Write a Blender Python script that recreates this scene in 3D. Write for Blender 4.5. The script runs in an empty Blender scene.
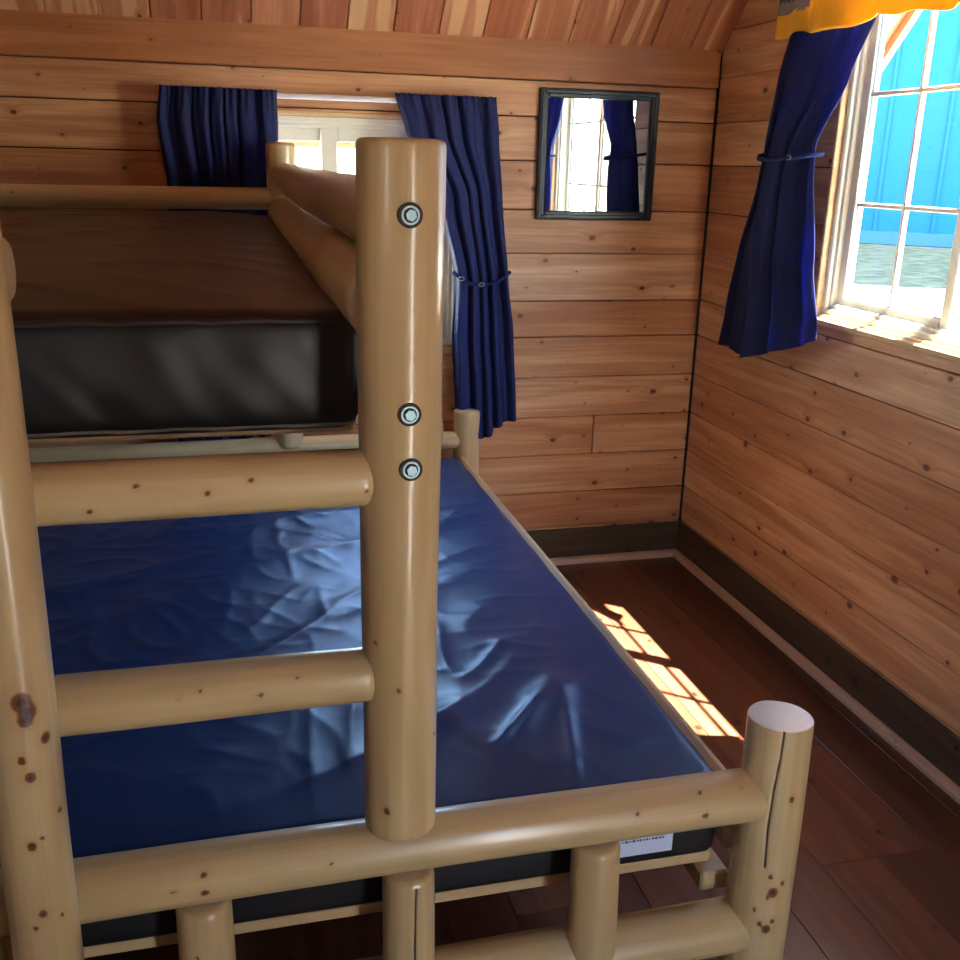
import bpy, math, random
import numpy as np
from mathutils import Vector, Matrix, noise

random.seed(7)
S = bpy.context.scene
COL = S.collection
PI = math.pi

# ------------------------------------------------------------------ camera
yaw, pit, rol = math.radians(14.734), math.radians(17.443), math.radians(1.469)
CAMZ = 1.453
F = Vector((math.sin(yaw)*math.cos(pit), math.cos(yaw)*math.cos(pit), -math.sin(pit)))
R0 = Vector((math.cos(yaw), -math.sin(yaw), 0))
U0 = R0.cross(F)
R = R0*math.cos(rol) + U0*math.sin(rol)
U = -R0*math.sin(rol) + U0*math.cos(rol)
cd = bpy.data.cameras.new('camera')
cam = bpy.data.objects.new('camera', cd)
COL.objects.link(cam)
M3 = Matrix((R, U, -F)).transposed()
cam.matrix_world = Matrix.Translation((0, 0, CAMZ)) @ M3.to_4x4()
cd.sensor_width = 36
cd.lens = 1003.1/960*36
cd.clip_start = 0.02
cd.clip_end = 500
S.camera = cam

# ------------------------------------------------------------------ world, sun, exposure
w = bpy.data.worlds.new('world')
S.world = w
w.use_nodes = True
wn = w.node_tree.nodes
wl = w.node_tree.links
wn.clear()
sky = wn.new('ShaderNodeTexSky')
sky.sky_type = 'NISHITA'
sky.sun_disc = False
SUNV = Vector((.405, -.335, 1.07)).normalized()
sky.sun_elevation = math.asin(SUNV.z)
sky.sun_rotation = math.atan2(SUNV.x, SUNV.y)
sky.air_density = 1.0
sky.dust_density = 0.6
bg = wn.new('ShaderNodeBackground')
bg.inputs['Strength'].default_value = 2.0
wo = wn.new('ShaderNodeOutputWorld')
wl.new(sky.outputs[0], bg.inputs[0])
wl.new(bg.outputs[0], wo.inputs[0])

sd = bpy.data.lights.new('sun', 'SUN')
sd.energy = 80
sd.angle = math.radians(0.6)
sd.color = (1, .93, .83)
so = bpy.data.objects.new('sun', sd)
COL.objects.link(so)
so.rotation_euler = SUNV.to_track_quat('Z', 'Y').to_euler()

S.view_settings.view_transform = 'Standard'
S.view_settings.look = 'None'
S.view_settings.gamma = 1
S.view_settings.use_curve_mapping = False
S.view_settings.exposure = 0.8

# sky portals: they guide sampling through the openings and emit nothing themselves
def portal(loc, rot, sx, sy):
    d = bpy.data.lights.new('portal', 'AREA')
    d.shape = 'RECTANGLE'
    d.size = sx
    d.size_y = sy
    d.cycles.is_portal = True
    o = bpy.data.objects.new('portal', d)
    COL.objects.link(o)
    o.location = loc
    o.rotation_euler = rot
portal((1.84, 2.12, 1.52), (0, PI/2, 0), 1.0, 1.12)
portal((.38, 3.54, 1.23), (-PI/2, 0, 0), .86, .8)
portal((-1.19, .075, 1.50), (0, -PI/2, 0), .52, .37)
portal((.87, -1.04, .95), (PI/2, 0, 0), .32, 1.95)

# ------------------------------------------------------------------ materials
def mat(name):
    m = bpy.data.materials.new(name)
    m.use_nodes = True
    nt = m.node_tree
    nt.nodes.clear()
    out = nt.nodes.new('ShaderNodeOutputMaterial')
    p = nt.nodes.new('ShaderNodeBsdfPrincipled')
    nt.links.new(p.outputs[0], out.inputs[0])
    return m, nt, p, out

def simple(name, col, rough=.5, metal=0, spec=.5):
    m, nt, p, out = mat(name)
    p.inputs['Base Color'].default_value = (*col, 1)
    p.inputs['Roughness'].default_value = rough
    p.inputs['Metallic'].default_value = metal
    p.inputs['Specular IOR Level'].default_value = spec
    return m

class NB:
    def __init__(s, nt): s.nt = nt
    def n(s, t, **k):
        x = s.nt.nodes.new(t)
        for a, b in k.items(): setattr(x, a, b)
        return x
    def l(s, a, b): s.nt.links.new(a, b)
    def math(s, op, a, b=None, c=None, clamp=False):
        x = s.n('ShaderNodeMath', operation=op, use_clamp=clamp)
        for i, v in enumerate((a, b, c)):
            if v is None: continue
            if isinstance(v, (int, float)): x.inputs[i].default_value = v
            else: s.l(v, x.inputs[i])
        return x.outputs[0]
    def vmul(s, v, k):
        x = s.n('ShaderNodeVectorMath', operation='MULTIPLY')
        s.l(v, x.inputs[0])
        x.inputs[1].default_value = k
        return x.outputs[0]
    def noise(s, v, sc, det=3, dist=0, rough=.5):
        x = s.n('ShaderNodeTexNoise')
        x.inputs['Scale'].default_value = sc
        x.inputs['Detail'].default_value = det
        x.inputs['Distortion'].default_value = dist
        x.inputs['Roughness'].default_value = rough
        s.l(v, x.inputs['Vector'])
        return x.outputs['Fac']
    def mix(s, f, a, b, bt='MIX'):
        x = s.n('ShaderNodeMix', data_type='RGBA', blend_type=bt)
        if isinstance(f, (int, float)): x.inputs[0].default_value = f
        else: s.l(f, x.inputs[0])
        for i, v in ((6, a), (7, b)):
            if isinstance(v, tuple): x.inputs[i].default_value = (*v, 1)
            else: s.l(v, x.inputs[i])
        return x.outputs[2]
    def smooth(s, v, a, b):
        x = s.n('ShaderNodeMapRange', interpolation_type='SMOOTHSTEP')
        s.l(v, x.inputs[0])
        x.inputs[1].default_value = a
        x.inputs[2].default_value = b
        return x.outputs[0]
    def attr(s, name): return s.n('ShaderNodeAttribute', attribute_name=name)
    def ramp(s, f, stops):
        x = s.n('ShaderNodeValToRGB')
        e = x.color_ramp.elements
        while len(e) < len(stops): e.new(.5)
        for q, (p, c) in zip(e, stops):
            q.position = p
            q.color = (*c, 1)
        s.l(f, x.inputs[0])
        return x.outputs[0]

def plank_mat(name, stops, rough=.45, knots=1.0, streak=.5, coat=0.0, bump=.15, knotcol=(.12, .045, .018), sap=None):
    m, nt, p, out = mat(name)
    b = NB(nt)
    g = b.attr('gco').outputs['Vector']
    t = b.attr('tone').outputs['Fac']
    base = b.ramp(t, stops)
    # knots
    kv = b.n('ShaderNodeTexVoronoi', voronoi_dimensions='2D')
    kv.inputs['Scale'].default_value = 1
    b.l(b.vmul(g, (5.5, 8.0, 1)), kv.inputs['Vector'])
    d = kv.outputs['Distance']
    sep = b.n('ShaderNodeSeparateColor')
    b.l(kv.outputs['Color'], sep.inputs[0])
    rnd = b.math('MULTIPLY', sep.outputs[0], sep.outputs[0])
    rad = b.math('MULTIPLY_ADD', rnd, .085*knots, .012*knots)
    ratio = b.math('DIVIDE', d, rad)
    wob = b.noise(b.vmul(g, (60, 60, 60)), 1, 2)
    ratio2 = b.math('ADD', ratio, b.math('MULTIPLY', wob, .5))
    kmask = b.math('SUBTRACT', 1, b.smooth(ratio2, .8, 1.35))
    halo = b.math('SUBTRACT', 1, b.smooth(ratio2, 1.0, 4.2))
    # grain: pushed aside by knots
    sx = b.n('ShaderNodeSeparateXYZ')
    b.l(g, sx.inputs[0])
    bend = b.math('MULTIPLY', halo, .012)
    cx = b.n('ShaderNodeCombineXYZ')
    b.l(sx.outputs[0], cx.inputs[0])
    b.l(b.math('ADD', sx.outputs[1], bend), cx.inputs[1])
    b.l(sx.outputs[2], cx.inputs[2])
    gg = cx.outputs[0]
    n1 = b.noise(b.vmul(gg, (1.6, 46, 30)), 1, 4, .6)
    n2 = b.noise(b.vmul(gg, (.9, 10, 8)), 1, 3, 1.2)
    n3 = b.noise(b.vmul(gg, (5, 150, 90)), 1, 2)
    n4 = b.noise(b.vmul(gg, (2.5, 3.5, 3)), 1, 3)
    k = b.math('ADD', b.math('MULTIPLY', n1, .5), b.math('ADD', b.math('MULTIPLY', n2, .9), b.math('MULTIPLY', n3, .3)))
    kk = b.smooth(k, .65, 1.15)
    dark = b.mix(1.0, base, (.58, .42, .32), 'MULTIPLY')
    lite = b.mix(1.0, base, (1.16, 1.18, 1.2), 'MULTIPLY')
    c = b.mix(kk, dark, lite)
    c = b.mix(streak, base, c)
    c = b.mix(b.math('MULTIPLY', b.smooth(n4, .5, .75), .35), c, b.mix(1.0, base, (.8, .55, .42), 'MULTIPLY'))
    if sap:
        sp = b.smooth(b.math('ADD', n2, b.math('MULTIPLY', t, .22)), .66, .72)
        c = b.mix(b.math('MULTIPLY', sp, .75), c, sap)
    c = b.mix(b.math('MULTIPLY', halo, .33), c, b.mix(1.0, base, (.62, .38, .25), 'MULTIPLY'))
    c = b.mix(kmask, c, knotcol)
    b.l(c, p.inputs['Base Color'])
    rr = b.math('MULTIPLY_ADD', n1, .25, rough-.12)
    b.l(rr, p.inputs['Roughness'])
    p.inputs['Coat Weight'].default_value = coat
    p.inputs['Coat Roughness'].default_value = .18
    bp = b.n('ShaderNodeBump')
    bp.inputs['Strength'].default_value = bump
    bp.inputs['Distance'].default_value = .004
    b.l(b.math('SUBTRACT', k, kmask), bp.inputs['Height'])
    b.l(bp.outputs[0], p.inputs['Normal'])
    return m

M = {}
M['pine'] = plank_mat('pine_board_wall', [(0, (.47, .22, .095)), (.35, (.60, .325, .155)), (.7, (.66, .40, .21)), (1, (.72, .48, .29))], rough=.46, streak=.85)
M['cedar'] = plank_mat('cedar_ceiling', [(0, (.40, .145, .07)), (.4, (.54, .22, .11)), (.75, (.61, .29, .15)), (1, (.66, .38, .20))], rough=.5, knots=.6, streak=.8, sap=(.68, .42, .22))
M['beam'] = plank_mat('amber_beam', [(0, (.42, .17, .055)), (1, (.46, .20, .07))], rough=.4, knots=.7, streak=.6)
M['floor'] = plank_mat('varnished_floor', [(0, (.10, .036, .021)), (.5, (.15, .056, .031)), (1, (.20, .083, .047))], rough=.36, knots=1.0, streak=.8, coat=.35, bump=.08, knotcol=(.03, .01, .006))
M['base'] = plank_mat('dark_stained_base', [(0, (.075, .048, .026)), (1, (.10, .062, .034))], rough=.8, knots=1.0, streak=.8, knotcol=(.02, .012, .008))
M['trim'] = plank_mat('trim_wood', [(0, (.58, .40, .30)), (1, (.60, .43, .32))], rough=.4, knots=.2, streak=.4)
M['jamb'] = plank_mat('jamb_pine', [(0, (.62, .44, .22)), (1, (.66, .48, .26))], rough=.45, knots=.4, streak=.5)
M['exterior'] = plank_mat('exterior_wood', [(0, (.52, .22, .08)), (1, (.60, .29, .12))], rough=.6, knots=.7, streak=.6)
M['backing'] = simple('dark_wall_backing', (.025, .013, .008), .9)

def log_mat(name, cola, colb, rough=.33, coat=.35):
    m, nt, p, out = mat(name)
    b = NB(nt)
    g = b.attr('gco').outputs['Vector']
    kn = b.attr('knot').outputs['Fac']
    cr = b.attr('crack').outputs['Fac']
    cap = b.attr('cap').outputs['Fac']
    ha = b.attr('halo').outputs['Fac']
    n1 = b.noise(b.vmul(g, (1.4, 70, 70)), 1, 4, .8)
    n2 = b.noise(b.vmul(g, (1.6, 14, 14)), 1, 3, .6)
    n3 = b.noise(b.vmul(g, (9, 40, 40)), 1, 3)
    c = b.mix(b.smooth(b.math('ADD', b.math('MULTIPLY', n1, .4), b.math('MULTIPLY', n2, .8)), .4, .85), cola, colb)
    c = b.mix(b.math('MULTIPLY', b.smooth(n3, .5, .8), .18), c, (.52, .27, .12))
    c = b.mix(b.math('MULTIPLY', ha, .4), c, (.42, .19, .07))
    # end grain rings
    sx = b.n('ShaderNodeSeparateXYZ')
    b.l(g, sx.inputs[0])
    r = b.math('SQRT', b.math('ADD', b.math('MULTIPLY', sx.outputs[1], sx.outputs[1]), b.math('MULTIPLY', sx.outputs[2], sx.outputs[2])))
    rw = b.math('ADD', r, b.math('MULTIPLY', n3, .004))
    ring = b.math('SINE', b.math('MULTIPLY', rw, 1700))
    ec = b.mix(b.math('MULTIPLY_ADD', ring, .3, .4), (.66, .56, .44), (.50, .37, .25))
    c = b.mix(cap, c, ec)
    c = b.mix(b.smooth(kn, .25, .6), c, (.17, .06, .022))
    c = b.mix(b.smooth(kn, .7, .95), c, (.055, .02, .01))
    c = b.mix(b.smooth(cr, .3, .8), c, (.05, .028, .016))
    b.l(c, p.inputs['Base Color'])
    b.l(b.math('MULTIPLY_ADD', n3, .2, rough-.1), p.inputs['Roughness'])
    p.inputs['Coat Weight'].default_value = coat
    p.inputs['Coat Roughness'].default_value = .12
    bp = b.n('ShaderNodeBump')
    bp.inputs['Strength'].default_value = .12
    bp.inputs['Distance'].default_value = .003
    b.l(b.math('SUBTRACT', b.math('ADD', n1, b.math('MULTIPLY', n2, 1.5)), b.math('MULTIPLY', cr, 3)), bp.inputs['Height'])
    b.l(bp.outputs[0], p.inputs['Normal'])
    return m
M['log'] = log_mat('varnished_pine_log', (.50, .35, .165), (.66, .50, .27))

def vinyl(name, col, rough, bump):
    m, nt, p, out = mat(name)
    b = NB(nt)
    tc = b.n('ShaderNodeTexCoord').outputs['Object']
    n1 = b.noise(tc, 900, 2)
    n2 = b.noise(tc, 9, 3, .5)
    p.inputs['Base Color'].default_value = (*col, 1)
    b.l(b.math('MULTIPLY_ADD', n2, .16, rough-.08), p.inputs['Roughness'])
    bp = b.n('ShaderNodeBump')
    bp.inputs['Strength'].default_value = bump
    bp.inputs['Distance'].default_value = .001
    b.l(n1, bp.inputs['Height'])
    b.l(bp.outputs[0], p.inputs['Normal'])
    return m
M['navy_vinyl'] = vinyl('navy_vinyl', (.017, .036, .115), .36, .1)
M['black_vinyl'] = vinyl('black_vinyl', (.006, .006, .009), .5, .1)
M['navy_vinyl'].node_tree.nodes['Principled BSDF'].inputs['Specular Tint'].default_value = (.42, .68, 1, 1)
M['warm_top_vinyl'] = vinyl('ceiling_tinted_vinyl', (.026, .011, .007), .42, .1)  # brown stands in for the warm ceiling reflected on dark vinyl
M['char_vinyl'] = vinyl('charcoal_vinyl', (.010, .009, .011), .48, .1)
M['piping'] = simple('beige_piping', (.25, .22, .17), .5)
M['piping_dark'] = simple('dark_piping', (.02, .012, .012), .5)

def cloth(name, col, trans=.3, bump=.3, tcol=(1, 1, 1)):
    m, nt, p, out = mat(name)
    b = NB(nt)
    tc = b.n('ShaderNodeTexCoord').outputs['Object']
    n1 = b.noise(tc, 14, 3)
    c = b.mix(n1, tuple(x*.8 for x in col), tuple(min(1, x*1.15) for x in col))
    b.l(c, p.inputs['Base Color'])
    p.inputs['Roughness'].default_value = .8
    p.inputs['Sheen Weight'].default_value = .0
    tr = b.n('ShaderNodeBsdfTranslucent')
    b.l(b.mix(1.0, c, tuple(x for x in tcol), 'MULTIPLY'), tr.inputs[0])
    mx = b.n('ShaderNodeMixShader')
    mx.inputs[0].default_value = trans
    b.l(p.outputs[0], mx.inputs[1])
    b.l(tr.outputs[0], mx.inputs[2])
    b.l(mx.outputs[0], out.inputs[0])
    bp = b.n('ShaderNodeBump')
    bp.inputs['Strength'].default_value = bump
    bp.inputs['Distance'].default_value = .001
    b.l(b.noise(tc, 700, 2), bp.inputs['Height'])
    b.l(bp.outputs[0], p.inputs['Normal'])
    return m
M['navy_cloth'] = cloth('royal_navy_curtain', (.005, .011, .085), .4, tcol=(3.0, 3.5, 3.0))
M['navy_dim'] = cloth('dimmed_navy_curtain', (.005, .011, .085), .10, tcol=(3.0, 3.5, 3.0))  # same cloth as the sunlit pair, glow cut to darken the back curtains
M['yellow_cloth'] = cloth('golden_yellow_cloth', (.85, .47, .02), .35)
M['grey_print'] = simple('grey_print', (.18, .17, .16), .8)
M['black_print'] = simple('black_print', (.015, .014, .014), .8)
M['vinyl_frame'] = simple('white_vinyl_frame', (.72, .72, .63), .35)
M['muntin'] = simple('white_muntin', (.75, .75, .72), .4)
M['seal'] = simple('black_seal', (.05, .06, .06), .5)
M['steel'] = simple('zinc_steel', (.17, .24, .27), .42, 1)
M['dark_hole'] = simple('dark_recess', (.03, .016, .01), .7)
M['rod'] = simple('white_rod', (.72, .72, .76), .35)
M['black_frame'] = simple('blue_black_frame', (.008, .013, .022), .3)
M['mirror'] = simple('silver_mirror', (.86, .9, .9), .015, 1)
M['label'] = simple('white_label', (.62, .68, .85), .5)
M['label_ink'] = simple('label_ink', (.08, .09, .16), .6)
M['barn'] = simple('blue_steel_siding', (.001, .095, .30), .5, spec=.2)
M['barn_trim'] = simple('blue_steel_trim', (.01, .09, .22), .5)

def glass():
    m, nt, p, out = mat('window_glass')
    nt.nodes.remove(p)
    b = NB(nt)
    t = b.n('ShaderNodeBsdfTransparent')
    t.inputs[0].default_value = (.95, .98, .98, 1)
    g = b.n('ShaderNodeBsdfGlossy')
    g.inputs['Roughness'].default_value = .02
    fr = b.n('ShaderNodeFresnel')
    fr.inputs[0].default_value = 1.45
    mx = b.n('ShaderNodeMixShader')
    geo = b.n('ShaderNodeNewGeometry')
    b.l(b.math('MULTIPLY', fr.outputs[0], b.math('SUBTRACT', 1, geo.outputs['Backfacing'])), mx.inputs[0])
    b.l(t.outputs[0], mx.inputs[1])
    b.l(g.outputs[0], mx.inputs[2])
    b.l(mx.outputs[0], out.inputs[0])
    return m
M['glass'] = glass()

def ground_mat(name, a, bcol, sc):
    m, nt, p, out = mat(name)
    b = NB(nt)
    tc = b.n('ShaderNodeTexCoord').outputs['Object']
    n = b.noise(tc, sc, 5)
    b.l(b.mix(b.smooth(n, .3, .7), a, bcol), p.inputs['Base Color'])
    p.inputs['Roughness'].default_value = 1
    p.inputs['Specular IOR Level'].default_value = 0
    return m
M['gravel'] = ground_mat('pale_gravel', (.42, .40, .36), (.6, .57, .52), 8)
M['grass'] = ground_mat('shaded_grass', (.009, .013, .012), (.017, .023, .021), 3)  # darker than real grass, the building's shade is put into the colour

# ------------------------------------------------------------------ builders
def link(name, me, parent=None, mats=None):
    o = bpy.data.objects.new(name, me)
    COL.objects.link(o)
    if mats:
        for m in (mats if isinstance(mats, (list, tuple)) else [mats]):
            me.materials.append(m)
    if parent is not None:
        o.parent = parent
    return o

def empty(name, loc=(0, 0, 0)):
    o = bpy.data.objects.new(name, None)
    o.empty_display_size = .05
    COL.objects.link(o)
    o.location = loc
    return o

def tag(o, label=None, cat=None, group=None, kind=None):
    if label: o['label'] = label
    if cat: o['category'] = cat
    if group: o['group'] = group
    if kind: o['kind'] = kind
    return o

def local(o):      # parent's world offset, for building in world coordinates
    return Vector(o.location)

class MB:
    """collects pieces in world coordinates, then makes one mesh"""
    def __init__(s):
        s.v = []; s.f = []; s.g = []; s.t = []; s.mi = []; s.sm = []
    def add(s, vs, fs, gco=None, tone=.5, mi=0, smooth=False):
        n = len(s.v)
        s.v += [tuple(v) for v in vs]
        s.f += [tuple(i+n for i in f) for f in fs]
        s.g += gco if gco is not None else [tuple(v) for v in vs]
        s.t += [tone]*len(vs)
        s.mi += [mi]*len(fs)
        s.sm += [smooth]*len(fs)
    def box(s, a, b, axis=0, tone=None, mi=0, bev=0.0, off=None, mtx=None):
        """box from a to b with chamfered edges; axis = grain direction"""
        a = Vector(a); b = Vector(b)
        lo = Vector([min(a[i], b[i]) for i in range(3)])
        hi = Vector([max(a[i], b[i]) for i in range(3)])
        c = (lo+hi)/2; h = (hi-lo)/2
        bev = min(bev, min(h)*.9)
        vs = []; idx = {}
        for sx in (-1, 1):
            for sy in (-1, 1):
                for sz in (-1, 1):
                    for ax in range(3):
                        p = [sx*(h.x-bev), sy*(h.y-bev), sz*(h.z-bev)]
                        p[ax] = (sx, sy, sz)[ax]*h[ax]
                        idx[(sx, sy, sz, ax)] = len(vs)
                        vs.append(Vector(p)+c)
        fs = []
        def quad(q):
            fs.append(q)
        for ax in range(3):
            o1, o2 = (ax+1) % 3, (ax+2) % 3
            for sg in (-1, 1):
                q = []
                for (p1, p2) in ((-1, -1), (1, -1), (1, 1), (-1, 1)):
                    k = [0, 0, 0]; k[ax] = sg; k[o1] = p1; k[o2] = p2
                    q.append(idx[(*k, ax)])
                fs.append(tuple(q) if sg > 0 else tuple(q[::-1]))
        if bev > 0:
            for ax in range(3):   # edge along ax
                o1, o2 = (ax+1) % 3, (ax+2) % 3
                for s1 in (-1, 1):
                    for s2 in (-1, 1):
                        def K(sa, f):
                            k = [0, 0, 0]; k[ax] = sa; k[o1] = s1; k[o2] = s2
                            return idx[(*k, f)]
                        q = (K(-1, o1), K(1, o1), K(1, o2), K(-1, o2))
                        fs.append(q if s1*s2 < 0 else q[::-1])
            for sx in (-1, 1):
                for sy in (-1, 1):
                    for sz in (-1, 1):
                        q = (idx[(sx, sy, sz, 0)], idx[(sx, sy, sz, 1)], idx[(sx, sy, sz, 2)])
                        fs.append(q if sx*sy*sz > 0 else q[::-1])
        if off is None: off = (random.uniform(-40, 40), random.uniform(-40, 40), random.uniform(-40, 40))
        th = sorted([i for i in range(3) if i != axis], key=lambda i: -h[i])
        g = [(v[axis]+off[0], v[th[0]]+off[1], v[th[1]]+off[2]) for v in vs]
        if mtx is not None: vs = [mtx @ v for v in vs]
        s.add(vs, fs, g, random.random() if tone is None else tone, mi)
    def cyl(s, p0, p1, r0, r1=None, n=24, mi=0, cap=True):
        if r1 is None: r1 = r0
        p0 = Vector(p0); p1 = Vector(p1)
        ax = (p1-p0).normalized()
        e1 = ax.orthogonal().normalized(); e2 = ax.cross(e1)
        vs = []
        for p, r in ((p0, r0), (p1, r1)):
            for i in range(n):
                a = 2*PI*i/n
                vs.append(p+e1*math.cos(a)*r+e2*math.sin(a)*r)
        fs = [(i, (i+1) % n, n+(i+1) % n, n+i) for i in range(n)]
        s.add(vs, fs, mi=mi, smooth=True)
        if cap:
            s.add(vs[:n], [tuple(range(n))[::-1]], mi=mi)
            s.add(vs[n:], [tuple(range(n))], mi=mi)
    def tube(s, pts, r, n=10, closed=False, mi=0):
        P = [Vector(p) for p in pts]; k = len(P)
        vs = []
        up = Vector((0, 0, 1))
        prev = None
        for i, p in enumerate(P):
            a = P[(i-1) % k] if (closed or i > 0) else p
            c = P[(i+1) % k] if (closed or i < k-1) else p
            t = (c-a).normalized()
            if prev is None:
                e1 = t.cross(up)
                if e1.length < .1: e1 = t.orthogonal()
                e1.normalize()
            else:
                e1 = (prev - t*prev.dot(t)).normalized()
            prev = e1
            e2 = t.cross(e1)
            for j in range(n):
                q = 2*PI*j/n
                vs.append(p+e1*math.cos(q)*r+e2*math.sin(q)*r)
        fs = []
        for i in range(k if closed else k-1):
            for j in range(n):
                a = i*n+j; b2 = i*n+(j+1) % n
                c = ((i+1) % k)*n+(j+1) % n; d = ((i+1) % k)*n+j
                fs.append((a, b2, c, d))
        s.add(vs, fs, mi=mi, smooth=True)
    def build(s, name, mats, parent=None, base=None):
        o0 = Vector((0, 0, 0))
        if base is not None: o0 = Vector(base)
        elif parent is not None:
            q = parent
            while q is not None:
                o0 += Vector(q.location); q = q.parent
        me = bpy.data.meshes.new(name)
        me.from_pydata([tuple(Vector(v)-o0) for v in s.v], [], s.f)
        A = me.attributes.new('gco', 'FLOAT_VECTOR', 'POINT')
        A.data.foreach_set('vector', np.array(s.g, dtype=np.float32).ravel())
        B = me.attributes.new('tone', 'FLOAT', 'POINT')
        B.data.foreach_set('value', np.array(s.t, dtype=np.float32))
        me.polygons.foreach_set('material_index', s.mi)
        me.polygons.foreach_set('use_smooth', s.sm)
        me.update()
        o = link(name, me, parent, mats)
        if base is not None: o.location = base
        return o

def struct(o):
    o['kind'] = 'structure'
    return o

# ------------------------------------------------------------------ room dimensions
W = 3.40        # back wall
XR = 1.712      # right wall
XL = -1.06      # left wall
YF = -.92       # front wall (behind the camera)
EAVE = 1.832    # ceiling meets the back wall
YM = (W+YF)/2
ZR = EAVE+(W-YM)
TH = .10
ROWS = [.142, .284, .430, .577, .724, .870, 1.0, 1.164, 1.310, 1.470, 1.610]

def plank_wall(name, plane, rows, lims, holes, seams=()):
    """plane: ('x', X, outward sign) or ('y', Y, sign); rows: z edges; lims(z0): (a0, a1) along the wall; holes: (a0, a1, z0, z1)"""
    mb = MB()
    kind, pos, sg = plane
    def box(a0, a1, z0, z1, d0, d1, **k):
        if a1-a0 < .004 or z1-z0 < .004: return
        if kind == 'y': mb.box((a0, pos+sg*d0, z0), (a1, pos+sg*d1, z1), axis=0, **k)
        else: mb.box((pos+sg*d0, a0, z0), (pos+sg*d1, a1, z1), axis=1, **k)
    def pieces(a0, a1, z0, z1):
        segs = [(a0, a1, z0, z1)]
        for (h0, h1, hz0, hz1) in holes:
            new = []
            for (s0, s1, t0, t1) in segs:
                if s1 <= h0 or s0 >= h1 or t1 <= hz0 or t0 >= hz1:
                    new.append((s0, s1, t0, t1)); continue
                if s0 < h0: new.append((s0, h0, t0, t1))
                if s1 > h1: new.append((h1, s1, t0, t1))
                m0, m1 = max(s0, h0), min(s1, h1)
                if t0 < hz0: new.append((m0, m1, t0, hz0))
                if t1 > hz1: new.append((m0, m1, hz1, t1))
            segs = new
        return segs
    for i in range(len(rows)-1):
        z0, z1 = rows[i], rows[i+1]
        a0, a1 = lims(z0)
        if a1-a0 < .05: break
        cuts = [a0]+[c for (r, c) in seams if r == i]+[a1]
        gap = random.choice((.0006, .0008, .0015, .0022))
        for j in range(len(cuts)-1):
            off = (random.uniform(-40, 40), random.uniform(-40, 40), random.uniform(-9, 9))
            tone = random.random()
            for (p0, p1, q0, q1) in pieces(cuts[j]+.0015, cuts[j+1]-.0015, z0, z1):
                box(p0, p1, q0+gap, q1-gap, 0, .02, tone=tone, off=off, bev=.0025)
        for (p0, p1, q0, q1) in pieces(a0, a1, z0, z1):
            box(p0, p1, q0, q1, .0195, TH, tone=.5, mi=1)
    return mb

rows = [0.0]+ROWS+[1.724, 1.84]
# back wall: window 2 opening
W2 = (-.045, .815, .835, 1.600)
mb = plank_wall('wall_back', ('y', W, 1), rows, lambda z: (XL, XR-.004), [W2], seams=[(3, 1.325), (8, .95), (6, -.3)])
struct(mb.build('wall_back', [M['pine'], M['backing']]))
# right wall
W1 = (1.575, 2.66, 1.045, 2.0)
rr = [0.0]+ROWS+[1.756, 1.902, 2.048, 2.194, 2.34]
while rr[-1] < ZR: rr.append(rr[-1]+.146)
def gl(z):
    d = max(0, z-EAVE)
    return (YF+d, W-.004-d)
mb = plank_wall('wall_right', ('x', XR, 1), rr, gl, [W1], seams=[(9, 2.95), (3, .4), (5, .1)])
struct(mb.build('wall_right', [M['pine'], M['backing']]))
# left wall with window 3, unseen, added to light the logs
W3 = (-.10, .25, 1.25, 1.75)
mb = plank_wall('wall_left', ('x', XL, -1), rr, gl, [W3])
struct(mb.build('wall_left', [M['pine'], M['backing']]))
# front wall with an unseen doorway, added as front light on the logs
D1 = (.08, 1.02, 0.0, 2.06)
rows_f = [0.0]+ROWS+[1.724, 1.84]
D1c = (.72, 1.02, -.01, 1.9)
mb = plank_wall('wall_front', ('y', YF, -1), rows_f, lambda z: (XL, XR), [D1c])
struct(mb.build('wall_front', [M['pine'], M['backing']]))
# top beam over the back wall
mb = MB()
mb.box((XL, W-.012, 1.724), (XR-.006, W+.01, EAVE+.02), axis=0, tone=.5, bev=.003)
struct(mb.build('trim_1', M['beam']))

# floor boards running away from the camera
mb = MB()
x = XL-.1
while x < XR+TH:
    y = YF-TH
    cut = random.choice((None, .4, 1.6, 2.4))
    ys = [YF-TH] + ([cut] if cut else []) + [W+.02]
    for j in range(len(ys)-1):
        mb.box((x+.0006, ys[j]+.0006, -.022), (x+.1394, ys[j+1]-.0006, 0), axis=1, bev=.0007)
    x += .14
mb.box((XL-.1, YF-TH, -.12), (XR+TH, W+TH, -.021), tone=.1, mi=1)
struct(mb.build('floor', [M['floor'], M['backing']]))

# baseboards: dark stained board and a pale shoe moulding
def baseboard(name, tname, a, b, n):
    """a->b along wall, n = inward normal"""
    a = Vector(a); b = Vector(b); n = Vector(n)
    mb = MB()
    mb.box(a+Vector((0, 0, 0)), b+n*.012+Vector((0, 0, .138)), axis=0 if abs(n.y) > .5 else 1, tone=.4, bev=.003)
    struct(mb.build(name, M['base']))
    mb = MB()
    prof = [(0.012, 0), (.034, 0), (.033, .010), (.028, .018), (.020, .023), (.012, .024)]
    vs = []
    for p in (a, b):
        for (d, z) in prof: vs.append(p+n*d+Vector((0, 0, z)))
    k = len(prof)
    fs = [(i, (i+1) % k, k+(i+1) % k, k+i) for i in range(k)]+[tuple(range(k))[::-1], tuple(range(k, 2*k))]
    ax = 0 if abs(n.y) > .5 else 1
    g = [((v[ax]), v.z*1.3+30, v[1-ax]) for v in vs]
    mb.add(vs, fs, g, .5)
    struct(mb.build(tname, M['trim']))
mb = MB()  # outer corner blocks, added to stop daylight leaking between the walls
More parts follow.
